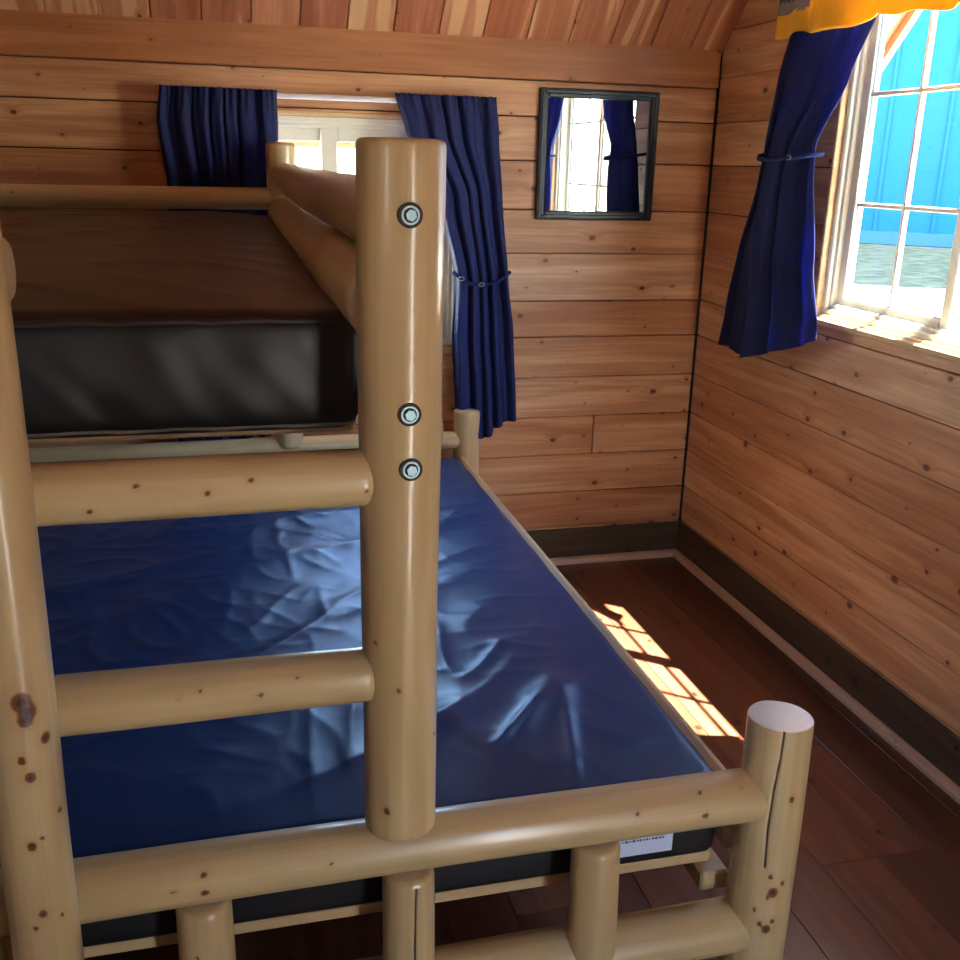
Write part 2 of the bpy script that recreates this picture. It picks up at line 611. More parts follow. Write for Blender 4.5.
for (xa, xb, ya, yb) in ((XR+.0005, XR+TH+.02, W-.006, W+TH+.02), (XL-TH-.02, XL-.0005, W-.006, W+TH+.02)):
    mb.box((xa, ya, -.1), (xb, yb, EAVE+.05), tone=.5)
struct(mb.build('corner_block', M['backing']))
baseboard('baseboard_back', 'trim_2', (XL, W, 0), (XR, W, 0), (0, -1, 0))
baseboard('baseboard_right', 'trim_3', (XR, YF, 0), (XR, W-.012, 0), (-1, 0, 0))
baseboard('baseboard_left', 'trim_4', (XL, YF, 0), (XL, W-.012, 0), (1, 0, 0))

# ceiling: boards running up the 45 degree slope, and the roof deck above them with its overhang
def slope(name, y_eave, sgn):
    """board strips; sgn=+1 the slope falls toward +y"""
    L = (W-YM)*math.sqrt(2)
    mb = MB()
    # local frame: u along x, v up the slope from the eave, n outward
    vdir = Vector((0, -sgn, 1)).normalized()
    ndir = Vector((0, sgn, 1)).normalized()
    mtx = Matrix((Vector((1, 0, 0)), vdir, ndir)).transposed().to_4x4()
    mtx = Matrix.Translation((0, y_eave, EAVE)) @ mtx
    xs = XL-.5
    x = XL-.5-.006
    x0 = 1.733
    while x0 > XL-.5: x0 -= .1452
    x = x0
    while x < XR+.62:
        xa = min(x+.1452, XR+.62)
        mb.box((x+.0014, -.42, 0), (xa-.0014, L, .016), axis=1, bev=.003, mtx=mtx)
        x += .1452
    mb.box((XL-.5, -.42, .0155), (XR+.62, L+.05, .10), axis=1, tone=.5, mi=1, mtx=mtx)
    # barge boards and fascia
    for xx in (XL-.5, XR+.6):
        mb.box((xx, -.42, -.03), (xx+.025, L, .12), axis=1, tone=.5, mi=1, mtx=mtx)
    mb.box((XL-.5, -.445, -.03), (XR+.62, -.42, .12), axis=0, tone=.5, mi=1, mtx=mtx)
    return mb
mb = slope('ceiling', W, 1)
m2 = slope('ceiling', YF, -1)
n = len(mb.v)
mb.v += m2.v; mb.f += [tuple(i+n for i in f) for f in m2.f]; mb.g += m2.g; mb.t += m2.t; mb.mi += m2.mi; mb.sm += m2.sm
struct(mb.build('ceiling', [M['cedar'], M['exterior']]))

# ------------------------------------------------------------------ windows
def ring(mb, kind, a0, a1, z0, z1, w, d0, d1, bev=.003, mi=0):
    """rectangular frame ring of width w in the wall plane between depths d0, d1 (absolute coordinate of the wall axis)"""
    def B(p0, p1, q0, q1):
        if kind == 'x': mb.box((d0, p0, q0), (d1, p1, q1), axis=1, tone=.5, bev=bev, mi=mi)
        else: mb.box((p0, d0, q0), (p1, d1, q1), axis=0, tone=.5, bev=bev, mi=mi)
    B(a0, a0+w, z0, z1); B(a1-w, a1, z0, z1)
    B(a0+w, a1-w, z0, z0+w); B(a0+w, a1-w, z1-w, z1)

def window(name, kind, pos, sg, op, sashes, munt=None, sill=True, sw=.036):
    a0, a1, z0, z1 = op
    root = struct(empty(name, (pos, (a0+a1)/2, z0) if kind == 'x' else ((a0+a1)/2, pos, z0)))
    D = lambda d: pos+sg*d
    mb = MB(); ring(mb, kind, a0-.002, a1+.002, z0-.002, z1+.002, .014, D(-.001), D(.094), mi=0)
    mb.build('jamb', M['jamb'], root)
    mb = MB()
    ring(mb, kind, a0+.012, a1-.012, z0+.010, z1-.012, .034, D(.028), D(.092))
    ring(mb, kind, a0+.012, a1-.012, z0+.010, z1-.012, .020, D(.018), D(.030))
    mb.build('frame', M['vinyl_frame'], root)
    for k, (s0, s1, dd) in enumerate(sashes):
        mb = MB()
        ring(mb, kind, s0, s1, z0+.030, z1-.036, sw, D(dd), D(dd+.022))
        sash = mb.build('sash', M['vinyl_frame'], root)
        mb = MB()
        ring(mb, kind, s0+.034, s1-.034, z0+.064, z1-.070, .004, D(dd+.006), D(dd+.013), bev=0)
        mb.build('glazing_seal', M['seal'], sash)
        mb = MB()
        if kind == 'x': mb.box((D(dd+.009), s0+.036, z0+.066), (D(dd+.012), s1-.036, z1-.072))
        else: mb.box((s0+.036, D(dd+.009), z0+.066), (s1-.036, D(dd+.012), z1-.072))
        mb.build('pane', M['glass'], sash)
        if munt:
            mb = MB()
            mid = (s0+s1)/2
            e = .0065
            if kind == 'x':
                mb.box((D(dd+.003), mid-e, z0+.064), (D(dd+.0175), mid+e, z1-.07), bev=.002)
                for zz in munt: mb.box((D(dd+.004), s0+.034, zz-e), (D(dd+.0165), s1-.034, zz+e), bev=.002)
            else:
                mb.box((mid-e, D(dd+.003), z0+.064), (mid+e, D(dd+.0175), z1-.07), bev=.002)
                for zz in munt: mb.box((s0+.034, D(dd+.004), zz-e), (s1-.034, D(dd+.0165), zz+e), bev=.002)
            mb.build('muntin', M['muntin'], sash)
    if sill:
        mb = MB()
        if kind == 'x': mb.box((D(-.016), a0-.03, z0-.016), (D(.03), a1+.03, z0+.004), axis=1, tone=.6, bev=.004)
        else: mb.box((a0-.03, D(-.016), z0-.016), (a1+.03, D(.03), z0+.004), axis=0, tone=.6, bev=.004)
        mb.build('sill', M['jamb'], root)
    return root
window('window_1', 'x', XR, 1, W1, [(2.125, 2.615, .040), (1.620, 2.165, .064)], munt=[1.372, 1.662])
window('window_2', 'y', W, 1, W2, [(.345, .775, .040), (-.005, .395, .064)], munt=None, sw=.052)
window('added_window_3', 'x', XL, -1, W3, [(-.055, .205, .040)], munt=[1.5])  # out of view, added as the light from the left
# added doorway behind the camera, lets in the front light
dr = struct(empty('added_door_1', (.87, YF, 0)))
mb = MB()
for xx in (D1c[0]-.004, D1c[1]-.016):
    mb.box((xx, YF-TH+.002, .001), (xx+.02, YF+.004, 1.90), axis=2, tone=.5, bev=.003)
mb.box((D1c[0]-.004, YF-TH+.002, 1.884), (D1c[1]+.004, YF+.004, 1.904), axis=0, tone=.5, bev=.003)
mb.build('door_frame', M['jamb'], dr)

# ------------------------------------------------------------------ logs
LN = [0]
def log(name, p0, p1, r0, r1=None, parent=None, knots=(), cracks=(), rk=9, seed=None, round0=.012, round1=.012, nt=84, step=.006, bow=.002, flat=(), gone=None):
    """peeled log from p0 to p1; knots (t, theta, radius), cracks [(t, theta), ...] polylines;
    theta 0 looks toward the camera (-y, or -x for logs along y)"""
    LN[0] += 1
    rg = random.Random(seed if seed is not None else LN[0]*17+3)
    r1 = r0 if r1 is None else r1
    p0 = Vector(p0); p1 = Vector(p1)
    ax = (p1-p0); L = ax.length; ax.normalize()
    e1 = Vector((0, -1, 0)) if abs(ax.y) < .7 else Vector((-1, 0, 0))
    e1 = (e1-ax*e1.dot(ax)).normalized()
    e2 = ax.cross(e1)
    if abs(ax.z) > .7 and e2.x < 0: e2 = -e2
    if abs(ax.z) <= .7 and e2.z < 0: e2 = -e2
    nl = max(8, int(L/step))
    T = []
    ra = []
    def prof(rd, sgn):
        out = []
        for k in range(5):
            a = PI/2*k/4
            out.append((rd*(1-math.sin(a)) if sgn else 0, rd*(1-math.cos(a))))
        return out
    pr = []   # (t, radius inset)
    for k in range(4, -1, -1):
        a = PI/2*k/4
        pr.append((round0*(1-math.sin(a)), round0*.9*(1-math.sin(PI/2-a))))
    inner = np.linspace(round0, L-round1, nl)[1:-1]
    pr += [(t, 0) for t in inner]
    for k in range(5):
        a = PI/2*k/4
        pr.append((L-round1*(1-math.sin(a)), round1*.9*(1-math.sin(PI/2-a))))
    ts = np.array([q[0] for q in pr]); ins = np.array([q[1] for q in pr])
    th = np.linspace(-PI, PI, nt, endpoint=False)
    TT, HH = np.meshgrid(ts, th, indexing='ij')
    rad = r0+(r1-r0)*(TT/L)
    ph = [rg.uniform(0, 6.28) for _ in range(8)]
    rad = rad*(1+.010*np.sin(TT*7+ph[0])+.006*np.sin(TT*17+ph[1]+HH)
               + .012*np.sin(2*HH+ph[2]+TT*1.5)+.008*np.sin(3*HH+ph[3]-TT*2)+.005*np.sin(5*HH+ph[4]+TT*4))
    rad = rad-ins[:, None]
    kn = np.zeros_like(rad); ha = np.zeros_like(rad); cr = np.zeros_like(rad)
    ks = list(knots)
    for _ in range(int(rk*L)):
        ks.append((rg.uniform(.03, L-.03), rg.uniform(-PI, PI), rg.choice((.0035, .004, .005, .0065))))
    for (t, a, kr) in ks:
        da = (HH-a+PI) % (2*PI)-PI
        d = np.sqrt(((TT-t)*.9)**2+(da*r0)**2)
        kn = np.maximum(kn, np.clip(1.25-d/kr*.95, 0, 1))
        ha = np.maximum(ha, np.clip(1-d/(kr*2.4), 0, 1))
        kq = min(kr, .005)
        rad = rad+.15*kq*np.exp(-(d/(kr*2.2))**2)-.15*kq*np.exp(-(d/(kr*.7))**2)
    for pl in cracks:
        for (t0, a0), (t1, a1) in zip(pl[:-1], pl[1:]):
            if abs(t1-t0) >= abs(a1-a0)*r0:
                f = np.clip((TT-t0)/(t1-t0), 0, 1)
                aa = a0+(a1-a0)*f
                d = np.abs((HH-aa)*r0)
                m = (TT >= min(t0, t1)) & (TT <= max(t0, t1))
            else:
                m = np.zeros_like(TT, bool); d = TT*0+1
            c = np.where(m, np.clip(1.25-d/.0026, 0, 1), 0)
            cr = np.maximum(cr, c)
    rad = rad-.0022*cr
    bx = bow*np.sin(PI*TT/L+ph[5]*.2)+bow*.6*np.sin(TT*5+ph[6])
    by = bow*np.sin(TT*4+ph[7])*.7
    X = rad*np.cos(HH); Y = rad*np.sin(HH)
    e1n, e2n, axn, p0n = (np.array(q) for q in (e1, e2, ax, p0))
    V = p0n+TT[..., None]*axn+(X+bx)[..., None]*e1n+(Y+by)[..., None]*e2n
    nr = len(ts)
    off = np.array([rg.uniform(-30, 30), 0, 0])
    G = np.stack([TT, X, Y], -1)+off
    V = V.reshape(-1, 3); G = G.reshape(-1, 3)
    i = np.arange(nr-1)[:, None]; j = np.arange(nt)[None, :]; j2 = (j+1) % nt
    Fq = np.stack([i*nt+j, (i+1)*nt+j, (i+1)*nt+j2, i*nt+j2], -1).reshape(-1, 4)
    flip = e1.cross(e2).dot(ax) > 0
    if flip: Fq = Fq[:, ::-1]
    faces = Fq.tolist()
    V = V.tolist(); G = G.tolist()
    kn = kn.ravel().tolist(); ha = ha.ravel().tolist(); cr = cr.ravel().tolist(); cap = [0]*len(V)
    for end, row in ((0, 0), (1, nr-1)):
        base = row*nt
        prev = None
        c0 = np.mean(np.array(V[base:base+nt]), 0)
        gc = np.mean(np.array(G[base:base+nt]), 0)
        ringi = []
        for fr in (.999, .66, .33):
            st = len(V)
            for q in range(nt):
                V.append((c0+(np.array(V[base+q])-c0)*fr).tolist()); G.append((gc+(np.array(G[base+q])-gc)*fr).tolist())
                kn.append(0); ha.append(0); cap.append(1)
                cr.append(0)
            ringi.append(st)
        ct = len(V); V.append(c0.tolist()); G.append(gc.tolist()); kn.append(0); ha.append(0); cr.append(0); cap.append(1)
        seq = [base]+ringi
        for a, b2 in zip(seq[:-1], seq[1:]):
            for q in range(nt):
                f = (a+q, a+(q+1) % nt, b2+(q+1) % nt, b2+q)
                faces.append(f if (end == 0) != flip else f[::-1])
        for q in range(nt):
            f = (ringi[-1]+q, ringi[-1]+(q+1) % nt, ct)
            faces.append(f if (end == 0) != flip else f[::-1])
    me = bpy.data.meshes.new(name)
    o0 = Vector((0, 0, 0))
    q = parent
    while q is not None:
        o0 += Vector(q.location); q = q.parent
    V = (np.array(V)-np.array(o0)).tolist()
    me.from_pydata(V, [], faces)
    for nm, arr in (('knot', kn), ('halo', ha), ('crack', cr), ('cap', cap)):
        a_ = me.attributes.new(nm, 'FLOAT', 'POINT'); a_.data.foreach_set('value', np.array(arr, np.float32))
    a_ = me.attributes.new('gco', 'FLOAT_VECTOR', 'POINT'); a_.data.foreach_set('vector', np.array(G, np.float32).ravel())
    me.polygons.foreach_set('use_smooth', [True]*len(me.polygons))
    me.update()
    return link(name, me, parent, M['log'])

# ------------------------------------------------------------------ bunk bed
YN, YH = 1.22, 3.25
XBL, XBR = -.86, .815
bed = empty('bunk_bed', (0, 2.2, 0))
tag(bed, 'varnished pine log bunk bed with a ladder, wide lower bunk and narrow upper bunk', 'bunk bed')
# foot corner posts
log('post', (XBR, YN, 0), (XBR, YN, .643), .0515, .0500, bed, rk=3,
    knots=[(.385, -.29, .005), (.355, -.15, .010), (.345, -.3, .004), (.32, -.65, .004), (.285, -.22, .009), (.30, -.05, .005), (.295, -.45, .005), (.525, .09, .006), (.37, .15, .005)],
    cracks=[[(.645, -.41), (.60, -.43), (.54, -.52), (.47, -.56), (.40, -.5)]], round0=.006, round1=.002, nt=130)
log('post', (XBL, YN, 0), (XBL, YN, 1.48), .052, .050, bed)
# head posts
log('post', (.803, YH, 0), (.803, YH, .655), .046, .045, bed, rk=2)
log('post', (XBL, YH, 0), (XBL, YH, 1.50), .048, .045, bed)
log('post', (.202, YH, .55), (.202, YH, 1.503), .045, .045, bed, rk=4)
# foot rails
log('rail', (XBL+.02, YN, .507), (XBR-.02, YN, .507), .043, .0415, bed, rk=2,
    knots=[(.61, .35, .0042), (.78, .55, .005), (.74, .15, .0035), (.78, -.05, .006), (.95, .3, .003), (1.41, .5, .004), (1.52, .1, .0055), (1.63, .35, .003), (1.585, .9, .003)],
    seed=5)
log('rail', (XBL+.02, YN, .256), (XBR-.02, YN, .256), .042, .043, bed, rk=2,
    knots=[(1.05, .2, .004), (1.40, .1, .004), (1.3, .3, .0035), (1.09, .05, .006)], seed=9)
# spindles of the footboard
for xx, r in ((-.64, .038), (-.35, .038), (-.064, .0385), (.226, .0385), (.519, .0385)):
    cks = [[(.0, .1), (.1, .05), (.2, .12)]] if xx == .226 else []
    kk = [(.10, .05, .007), (.14, -.3, .003)] if xx == -.064 else []
    log('spindle', (xx, YN-.014, .262), (xx, YN-.008, .47), r, r*.98, bed, knots=kk, cracks=cks, rk=1)
# headboard rails
log('rail', (XBL+.02, YH, .548), (.79, YH, .548), .033, .031, bed, rk=3)
log('rail', (XBL+.02, YH, .255), (.79, YH, .255), .040, .040, bed, rk=3)
# ladder posts
log('ladder_post', (.2145, YN, .542), (.2145, YN, 1.480), .0500, .0535, bed, rk=0,
    knots=[(.055, -.55, .006), (.16, 1.0, .003), (.245, -.2, .0042), (.86, .2, .003), (.548, 1.25, .003), (.69, .1, .003), (.31, -.85, .004), (.55, .0, .003)],
    round0=.012, round1=.008, seed=11, bow=.0012)
log('ladder_post', (-.2545, 1.150, 0), (-.2545, 1.150, 1.52), .041, .040, bed, rk=1,
    knots=[(.855, .28, .013), (.842, .40, .012), (.832, .33, .010), (.780, .12, .0055), (.756, .30, .0075), (.80, .85, .008), (.695, 1.1, .005), (.663, .12, .0065), (.670, .42, .003), (.565, .2, .006), (.552, .75, .003), (.545, -.05, .004), (1.07, -.35, .010), (1.19, .3, .005), (.96, -.3, .003)],
    seed=21)
# ladder rungs
log('rung', (-.235, YN, 1.069), (.178, YN, 1.069), .038, .0365, bed, rk=0,
    knots=[(.075, -.35, .004), (.13, .4, .004), (.21, .05, .004), (.26, .4, .004), (.40, -.2, .003)], bow=.001, seed=31)
log('rung', (-.235, YN, .787), (.178, YN, .789), .039, .0365, bed, rk=0,
    knots=[(.16, .3, .003), (.185, .5, .003), (.26, .15, .004), (.31, .6, .003)], cracks=[], bow=.001, seed=32)
# upper bed rails
log('guard_rail', (XBL+.02, YN, 1.33), (-.221, YN, 1.33), .039, .039, bed, rk=2, round1=.016)
log('guard_rail', (.212, YN+.02, 1.386), (.208, YH-.02, 1.398), .047, .045, bed, rk=2)
log('guard_rail', (.207, YN+.02, 1.285), (.214, YH-.02, 1.288), .057, .058, bed, rk=2)
log('guard_rail', (XBL, YN+.02, 1.36), (XBL, YH-.02, 1.36), .04, .04, bed, rk=2)
log('side_rail', (.232, YN+.02, 1.120), (.215, YH-.02, 1.120), .046, .046, bed, rk=2)
log('side_rail', (XBL-.005, YN+.02, 1.120), (XBL-.005, YH-.02, 1.120), .046, .046, bed, rk=2)
log('rail', (XBL+.02, YH, 1.337), (.185, YH, 1.337), .033, .032, bed, rk=3)
log('rail', (XBL+.02, YH, 1.14), (.185, YH, 1.14), .04, .04, bed, rk=3)

def boards(name, items, axis, mk='jamb', bev=.004, parent=bed):
    for a, b in items:
        mb = MB(); mb.box(a, b, axis=axis, tone=.5, bev=bev)
        mb.build(name, M[mk], parent)
# lower bunk side boards and ledgers
boards('side_board', [((.764, YN+.03, .375), (.790, YH-.03, .4985)), ((XBL+.035, YN+.03, .375), (XBL+.06, YH-.03, .4985))], 1, bev=.010)
boards('ledger', [((.735, YN+.045, .290), (.785, YH-.05, .327))], 1)
boards('ledger', [((XBL+.04, YN+.045, .290), (XBL+.09, YH-.05, .327))], 1)
boards('slat', [((XBL+.04, YN+.07+k*.236, .328), (.762, YN+.07+k*.236+.09, .352)) for k in range(8)], 0)
boards('slat', [((XBL+.05, 1.42+k*.245, 1.076), (.180, 1.42+k*.245+.09, 1.100)) for k in range(7)], 0)
# bolts on the ladder post
for (bx, bz) in ((.2165, 1.396), (.2165, 1.162), (.2185, 1.092)):
    mb = MB()
    th = math.asin((bx-.2145)/.053)
    nrm = Vector((math.sin(th), -math.cos(th), 0))
    c = Vector((.2145, YN, bz))+nrm*.0522
    mb.cyl(c-nrm*.006, c+nrm*.0022, .0152, .0146, n=32, mi=1)
    mb.cyl(c-nrm*.002, c+nrm*.0035, .0112, .0108, n=32)
    mb.cyl(c, c+nrm*.0042, .0088, .0084, n=32, mi=1)
    mb.cyl(c, c+nrm*.0075, .0076, .0068, n=6)
    mb.build('bolt', [M['steel'], M['dark_hole']], bed)

# ------------------------------------------------------------------ mattresses
def mattress(name, lo, hi, rr, mats, top_amp, fn, nx=220, ny=300, nz=24, sidefn=None):
    lo = Vector(lo); hi = Vector(hi); c = (lo+hi)/2; h = (hi-lo)/2
    vs = {}; V = []; faces = []; mi = []
    N = (nx, ny, nz)
    def key(i, j, k):
        if (i, j, k) in vs: return vs[(i, j, k)]
        p = Vector((-1+2*i/nx, -1+2*j/ny, -1+2*k/nz))
        q = Vector((p.x*h.x, p.y*h.y, p.z*h.z))
        inn = Vector([max(-(h[a]-rr), min(h[a]-rr, q[a])) for a in range(3)])
        d = q-inn
        if d.length > 1e-6:
            d.normalize(); q = inn+d*rr
        else:
            d = Vector((0, 0, 1 if p.z > 0 else -1))
        wz = max(0, d.z)
        crown = (1-p.x**4)*(1-p.y**6)
        w_ = q+c
        q.z += wz*(top_amp*crown+fn(w_, crown))
        if sidefn and abs(d.z) < .8:
            sidev = (1-abs(p.z)**3)
            q += Vector((d.x, d.y, 0))*(.008*sidev+sidefn(w_)*sidev)
        vs[(i, j, k)] = len(V)
        V.append(tuple(q))
        return vs[(i, j, k)]
    for a in range(3):
        b_, c_ = (a+1) % 3, (a+2) % 3
        for sgn in (0, 1):
            for u in range(N[b_]):
                for v in range(N[c_]):
                    q = []
                    for du, dv in ((0, 0), (1, 0), (1, 1), (0, 1)):
                        ijk = [0, 0, 0]; ijk[a] = N[a]*sgn; ijk[b_] = u+du; ijk[c_] = v+dv
                        q.append(key(*ijk))
                    faces.append(q if sgn else q[::-1])
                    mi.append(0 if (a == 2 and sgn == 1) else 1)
    me = bpy.data.meshes.new(name)
    me.from_pydata(V, [], faces)
    me.polygons.foreach_set('material_index', mi)
    me.polygons.foreach_set('use_smooth', [True]*len(faces))
    me.update()
    o = link(name, me, None, mats)
    o.location = c
    return o, lo, hi

def piping(lo, hi, z, rr, r, mtl, parent, inset=0.0):
    pts = []
    x0, x1, y0, y1 = lo.x+inset, hi.x-inset, lo.y+inset, hi.y-inset
    for (cx, cy, a0) in ((x1-rr, y0+rr, -90), (x1-rr, y1-rr, 0), (x0+rr, y1-rr, 90), (x0+rr, y0+rr, 180)):
        for k in range(7):
            a = math.radians(a0+15*k)
            pts.append((cx+rr*math.cos(a), cy+rr*math.sin(a), z))
        # along the edge
        nxt = {-90: (x1, y0+rr, x1, y1-rr), 0: (x1-rr, y1, x0+rr, y1), 90: (x0, y1-rr, x0, y0+rr), 180: (x0+rr, y0, x1-rr, y0)}[a0]
        for k in range(1, 30):
            f = k/30
            pts.append((nxt[0]+(nxt[2]-nxt[0])*f, nxt[1]+(nxt[3]-nxt[1])*f, z+.0012*math.sin(k*1.7)))
    mb = MB(); mb.tube(pts, r, n=8, closed=True)
    return mb.build('piping', mtl, parent)

def ridge(v, k=3):
    return (1-abs(noise.noise(v)))**k
def low_wr(w_, crown):
    x, y = w_.x, w_.y
    a = noise.noise(Vector((x*1.5, y*1.6, 3)))*.0035
    # shallow long folds, turning over the width of the bed
    u = Vector((x*1.3+y*.8, y*4.2-x*2.4, 1.7))
    b = ridge(u, 4)*.014*(.5+.8*noise.noise(Vector((x*1.7, y*1.7, 9))))
    v = Vector((x*7.5-y*2.2, y*2.4+x*1.5, 5.1))
    nearcorner = math.exp(-((x-.55)**2/.10+(y-1.45)**2/.12))
    c = ridge(v, 6)*(.011*nearcorner+.003)
    msk = max(0, noise.noise(Vector((x*2.3+4, y*2.1, 12)))+.25)
    d = ridge(Vector((x*11+y*5, y*4.5-x*3.0, 2)), 6)*.006*msk+ridge(Vector((x*5-y*3, y*10+x*3, 21)), 6)*.005*max(0, .5-msk)
    return (a+b+c+d)*min(1, crown*1.4)
def up_wr(w_, crown):
    x, y = w_.x, w_.y
    return (noise.noise(Vector((x*2, y*2, 7)))*.006+ridge(Vector((x*2.5-y*1.5, y*5+x*2, 4)), 5)*.006)*min(1, crown*1.3)+.030*max(0, min(1, (y-1.5)/1.5))
def up_side(w_):
    return noise.noise(Vector((w_.x*11, w_.z*6, 1)))*.006+noise.noise(Vector((w_.x*22+w_.z*14, w_.z*8, 6)))*.003
def low_side(w_):
    return noise.noise(Vector((w_.x*6, w_.z*6, w_.y*6)))*.003

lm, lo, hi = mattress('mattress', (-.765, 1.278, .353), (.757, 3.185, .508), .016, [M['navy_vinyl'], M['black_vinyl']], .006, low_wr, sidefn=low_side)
tag(lm, 'wide navy blue vinyl mattress on the lower bunk', 'mattress')
piping(lo, hi, .500, .02, .0035, M['piping_dark'], lm, inset=.004)
mb = MB()
mb.box((.580, 1.2675, .383), (.676, 1.2690, .428), tone=.5)
lab = mb.build('label', M['label'], lm)
lab['label'] = 'white printed label'
mb = MB()
rg = random.Random(4)
for (zz, x0, x1) in ((.4115, .585, .657), (.4185, .60, .64)):
    x = x0
    while x < x1:
        w_ = rg.uniform(.0015, .005)
        hh = rg.uniform(.001, .0028)
        mb.box((x, 1.2671, zz-hh), (x+w_, 1.2676, zz+hh))
        x += w_+rg.uniform(.0008, .002)
mb.build('lettering', M['label_ink'], lab)

um, lo, hi = mattress('mattress', (-.800, 1.345, 1.098), (.176, 3.195, 1.262), .022, [M['warm_top_vinyl'], M['char_vinyl']], .022, up_wr, nx=160, sidefn=up_side)
tag(um, 'dark vinyl mattress on the upper bunk, warm ceiling reflection in its brown top colour', 'mattress')
piping(lo, hi, 1.250, .024, .005, M['piping_dark'], um, inset=.001)
p_ = piping(lo, hi, 1.108, .024, .0028, M['piping'], um, inset=.001)
p_['label'] = 'pale beige bottom piping'

# ------------------------------------------------------------------ curtains
def interp(tab, z):
    tab = sorted(tab, key=lambda r: -r[0])
    if z >= tab[0][0]: return tab[0][1:]
    for a, b in zip(tab[:-1], tab[1:]):
        if a[0] >= z >= b[0]:
            f = (a[0]-z)/(a[0]-b[0])
            f = f*f*(3-2*f)*.5+f*.5
            return tuple(p+(q-p)*f for p, q in zip(a[1:], b[1:]))
    return tab[-1][1:]

def curtain(name, kind, tab, nf, seed, hem, label, group=None, lean=None, nu=220, nv=150, mtl='navy_cloth', inward=1):
    """tab rows (z, a0, a1, depth, amp); kind 'y': a is x and depth is y. 'x': a is y and depth is x.
    hem(u) gives the bottom z"""
    rg = random.Random(seed)
    ph = [rg.uniform(0, 6.28) for _ in range(6)]
    ztop = max(r[0] for r in tab)
    V = []; G = []
    for j in range(nv+1):
        for i in range(nu+1):
            u = i/nu; zb = hem(u)
            f = j/nv
            z = ztop+(zb-ztop)*f
            a0, a1, dep, amp = interp(tab, z)
            uu = u+.03*math.sin(u*9+ph[0])+.015*math.sin(z*6+ph[1])
            s_ = math.sin(2*PI*nf*uu+ph[2])+.45*math.sin(2*PI*nf*1.9*uu+ph[3]+z*1.5)
            s_ = math.copysign(abs(s_/1.45)**.8, s_)
            d = dep+amp*s_+.004*math.sin(z*11+u*5+ph[4])
            if lean: d += lean(u, z)
            if f < .09: d += .003*math.sin(2*PI*nf*3.2*u+ph[5])*(1-f/.09)
            a = a0+(a1-a0)*u+amp*.35*math.cos(2*PI*nf*uu+ph[2])*math.sin(PI*u)
            zz = z
            if f < .02: zz = z+.0012*math.sin(2*PI*nf*3.2*u+ph[5])
            V.append((a, d, zz) if kind == 'y' else (d, a, zz))
    faces = []
    for j in range(nv):
        for i in range(nu):
            p = j*(nu+1)+i
            faces.append((p, p+1, p+nu+2, p+nu+1))
    cx = sum(v[0] for v in V)/len(V); cy = sum(v[1] for v in V)/len(V); cz = min(v[2] for v in V)
    me = bpy.data.meshes.new(name)
    me.from_pydata([(v[0]-cx, v[1]-cy, v[2]-cz) for v in V], [], faces)
    me.polygons.foreach_set('use_smooth', [True]*len(faces))
    me.update()
    o = link(name, me, None, M[mtl])
    o.location = (cx, cy, cz)
    md = o.modifiers.new('solid', 'SOLIDIFY'); md.thickness = .003; md.offset = 0
    tag(o, label, 'curtain', group)
    return o

def tieband(c, pts, hooks, parent):
    mb = MB()
    mb.tube(pts, .006, n=10)
    t = mb.build('tieback', M['navy_cloth'], parent)
    for h in hooks:
        mb = MB()
        h = Vector(h)
        ring_ = [h+Vector((math.cos(a)*.010*(1 if c == 'y' else 0), math.cos(a)*.010*(0 if c == 'y' else 1), math.sin(a)*.006)) for a in [k*PI/6 for k in range(12)]]
        mb.tube(ring_, .0022, n=8, closed=True)
        hk = mb.build('hook', M['steel'], t)
        hk['label'] = 'shiny metal ring'

CY = 3.325
c1 = curtain('curtain', 'y', [(1.655, -.140, .203, CY, .010), (1.56, -.152, .203, CY, .013), (1.37, -.135, .195, CY, .016), (1.10, -.145, .17, CY, .018), (.80, -.150, .15, CY, .018), (.56, -.150, .145, CY, .018)],
    7, 3, lambda u: .562+.006*math.sin(u*9), 'navy blue curtain left of the back window, above the upper bunk', 'navy window curtains', mtl='navy_dim')
def hem2(u): return .60-.0*u-.05*math.exp(-((u-.42)/.22)**2)+.03*max(0, u-.6)
c2 = curtain('curtain', 'y', [(1.660, .567, .893, CY-.01, .010), (1.55, .600, .906, CY-.01, .013), (1.35, .715, .925, CY-.015, .015), (1.075, .772, .950, CY-.02, .018), (.90, .758, .968, CY-.035, .018), (.65, .765, .975, CY-.075, .018), (.54, .770, .978, CY-.09, .018)],
    5, 8, hem2, 'navy blue curtain right of the back window, tied back beside the mirror', 'navy window curtains', mtl='navy_dim')
tieband('y', [(.765, CY+.0, 1.105), (.775, CY-.045, 1.09), (.81, CY-.058, 1.075), (.86, CY-.060, 1.072), (.91, CY-.055, 1.085), (.955, CY-.02, 1.11)], [(.845, CY-.066, 1.074), (.778, CY-.055, 1.092)], c2)

CX = 1.650
def hem3(u): return .905-.045*(1-min(1, u/.45))+.07*max(0, u-.55)
def hem3b(u): return .925 if u < .5 else .925+.10*(u-.5)
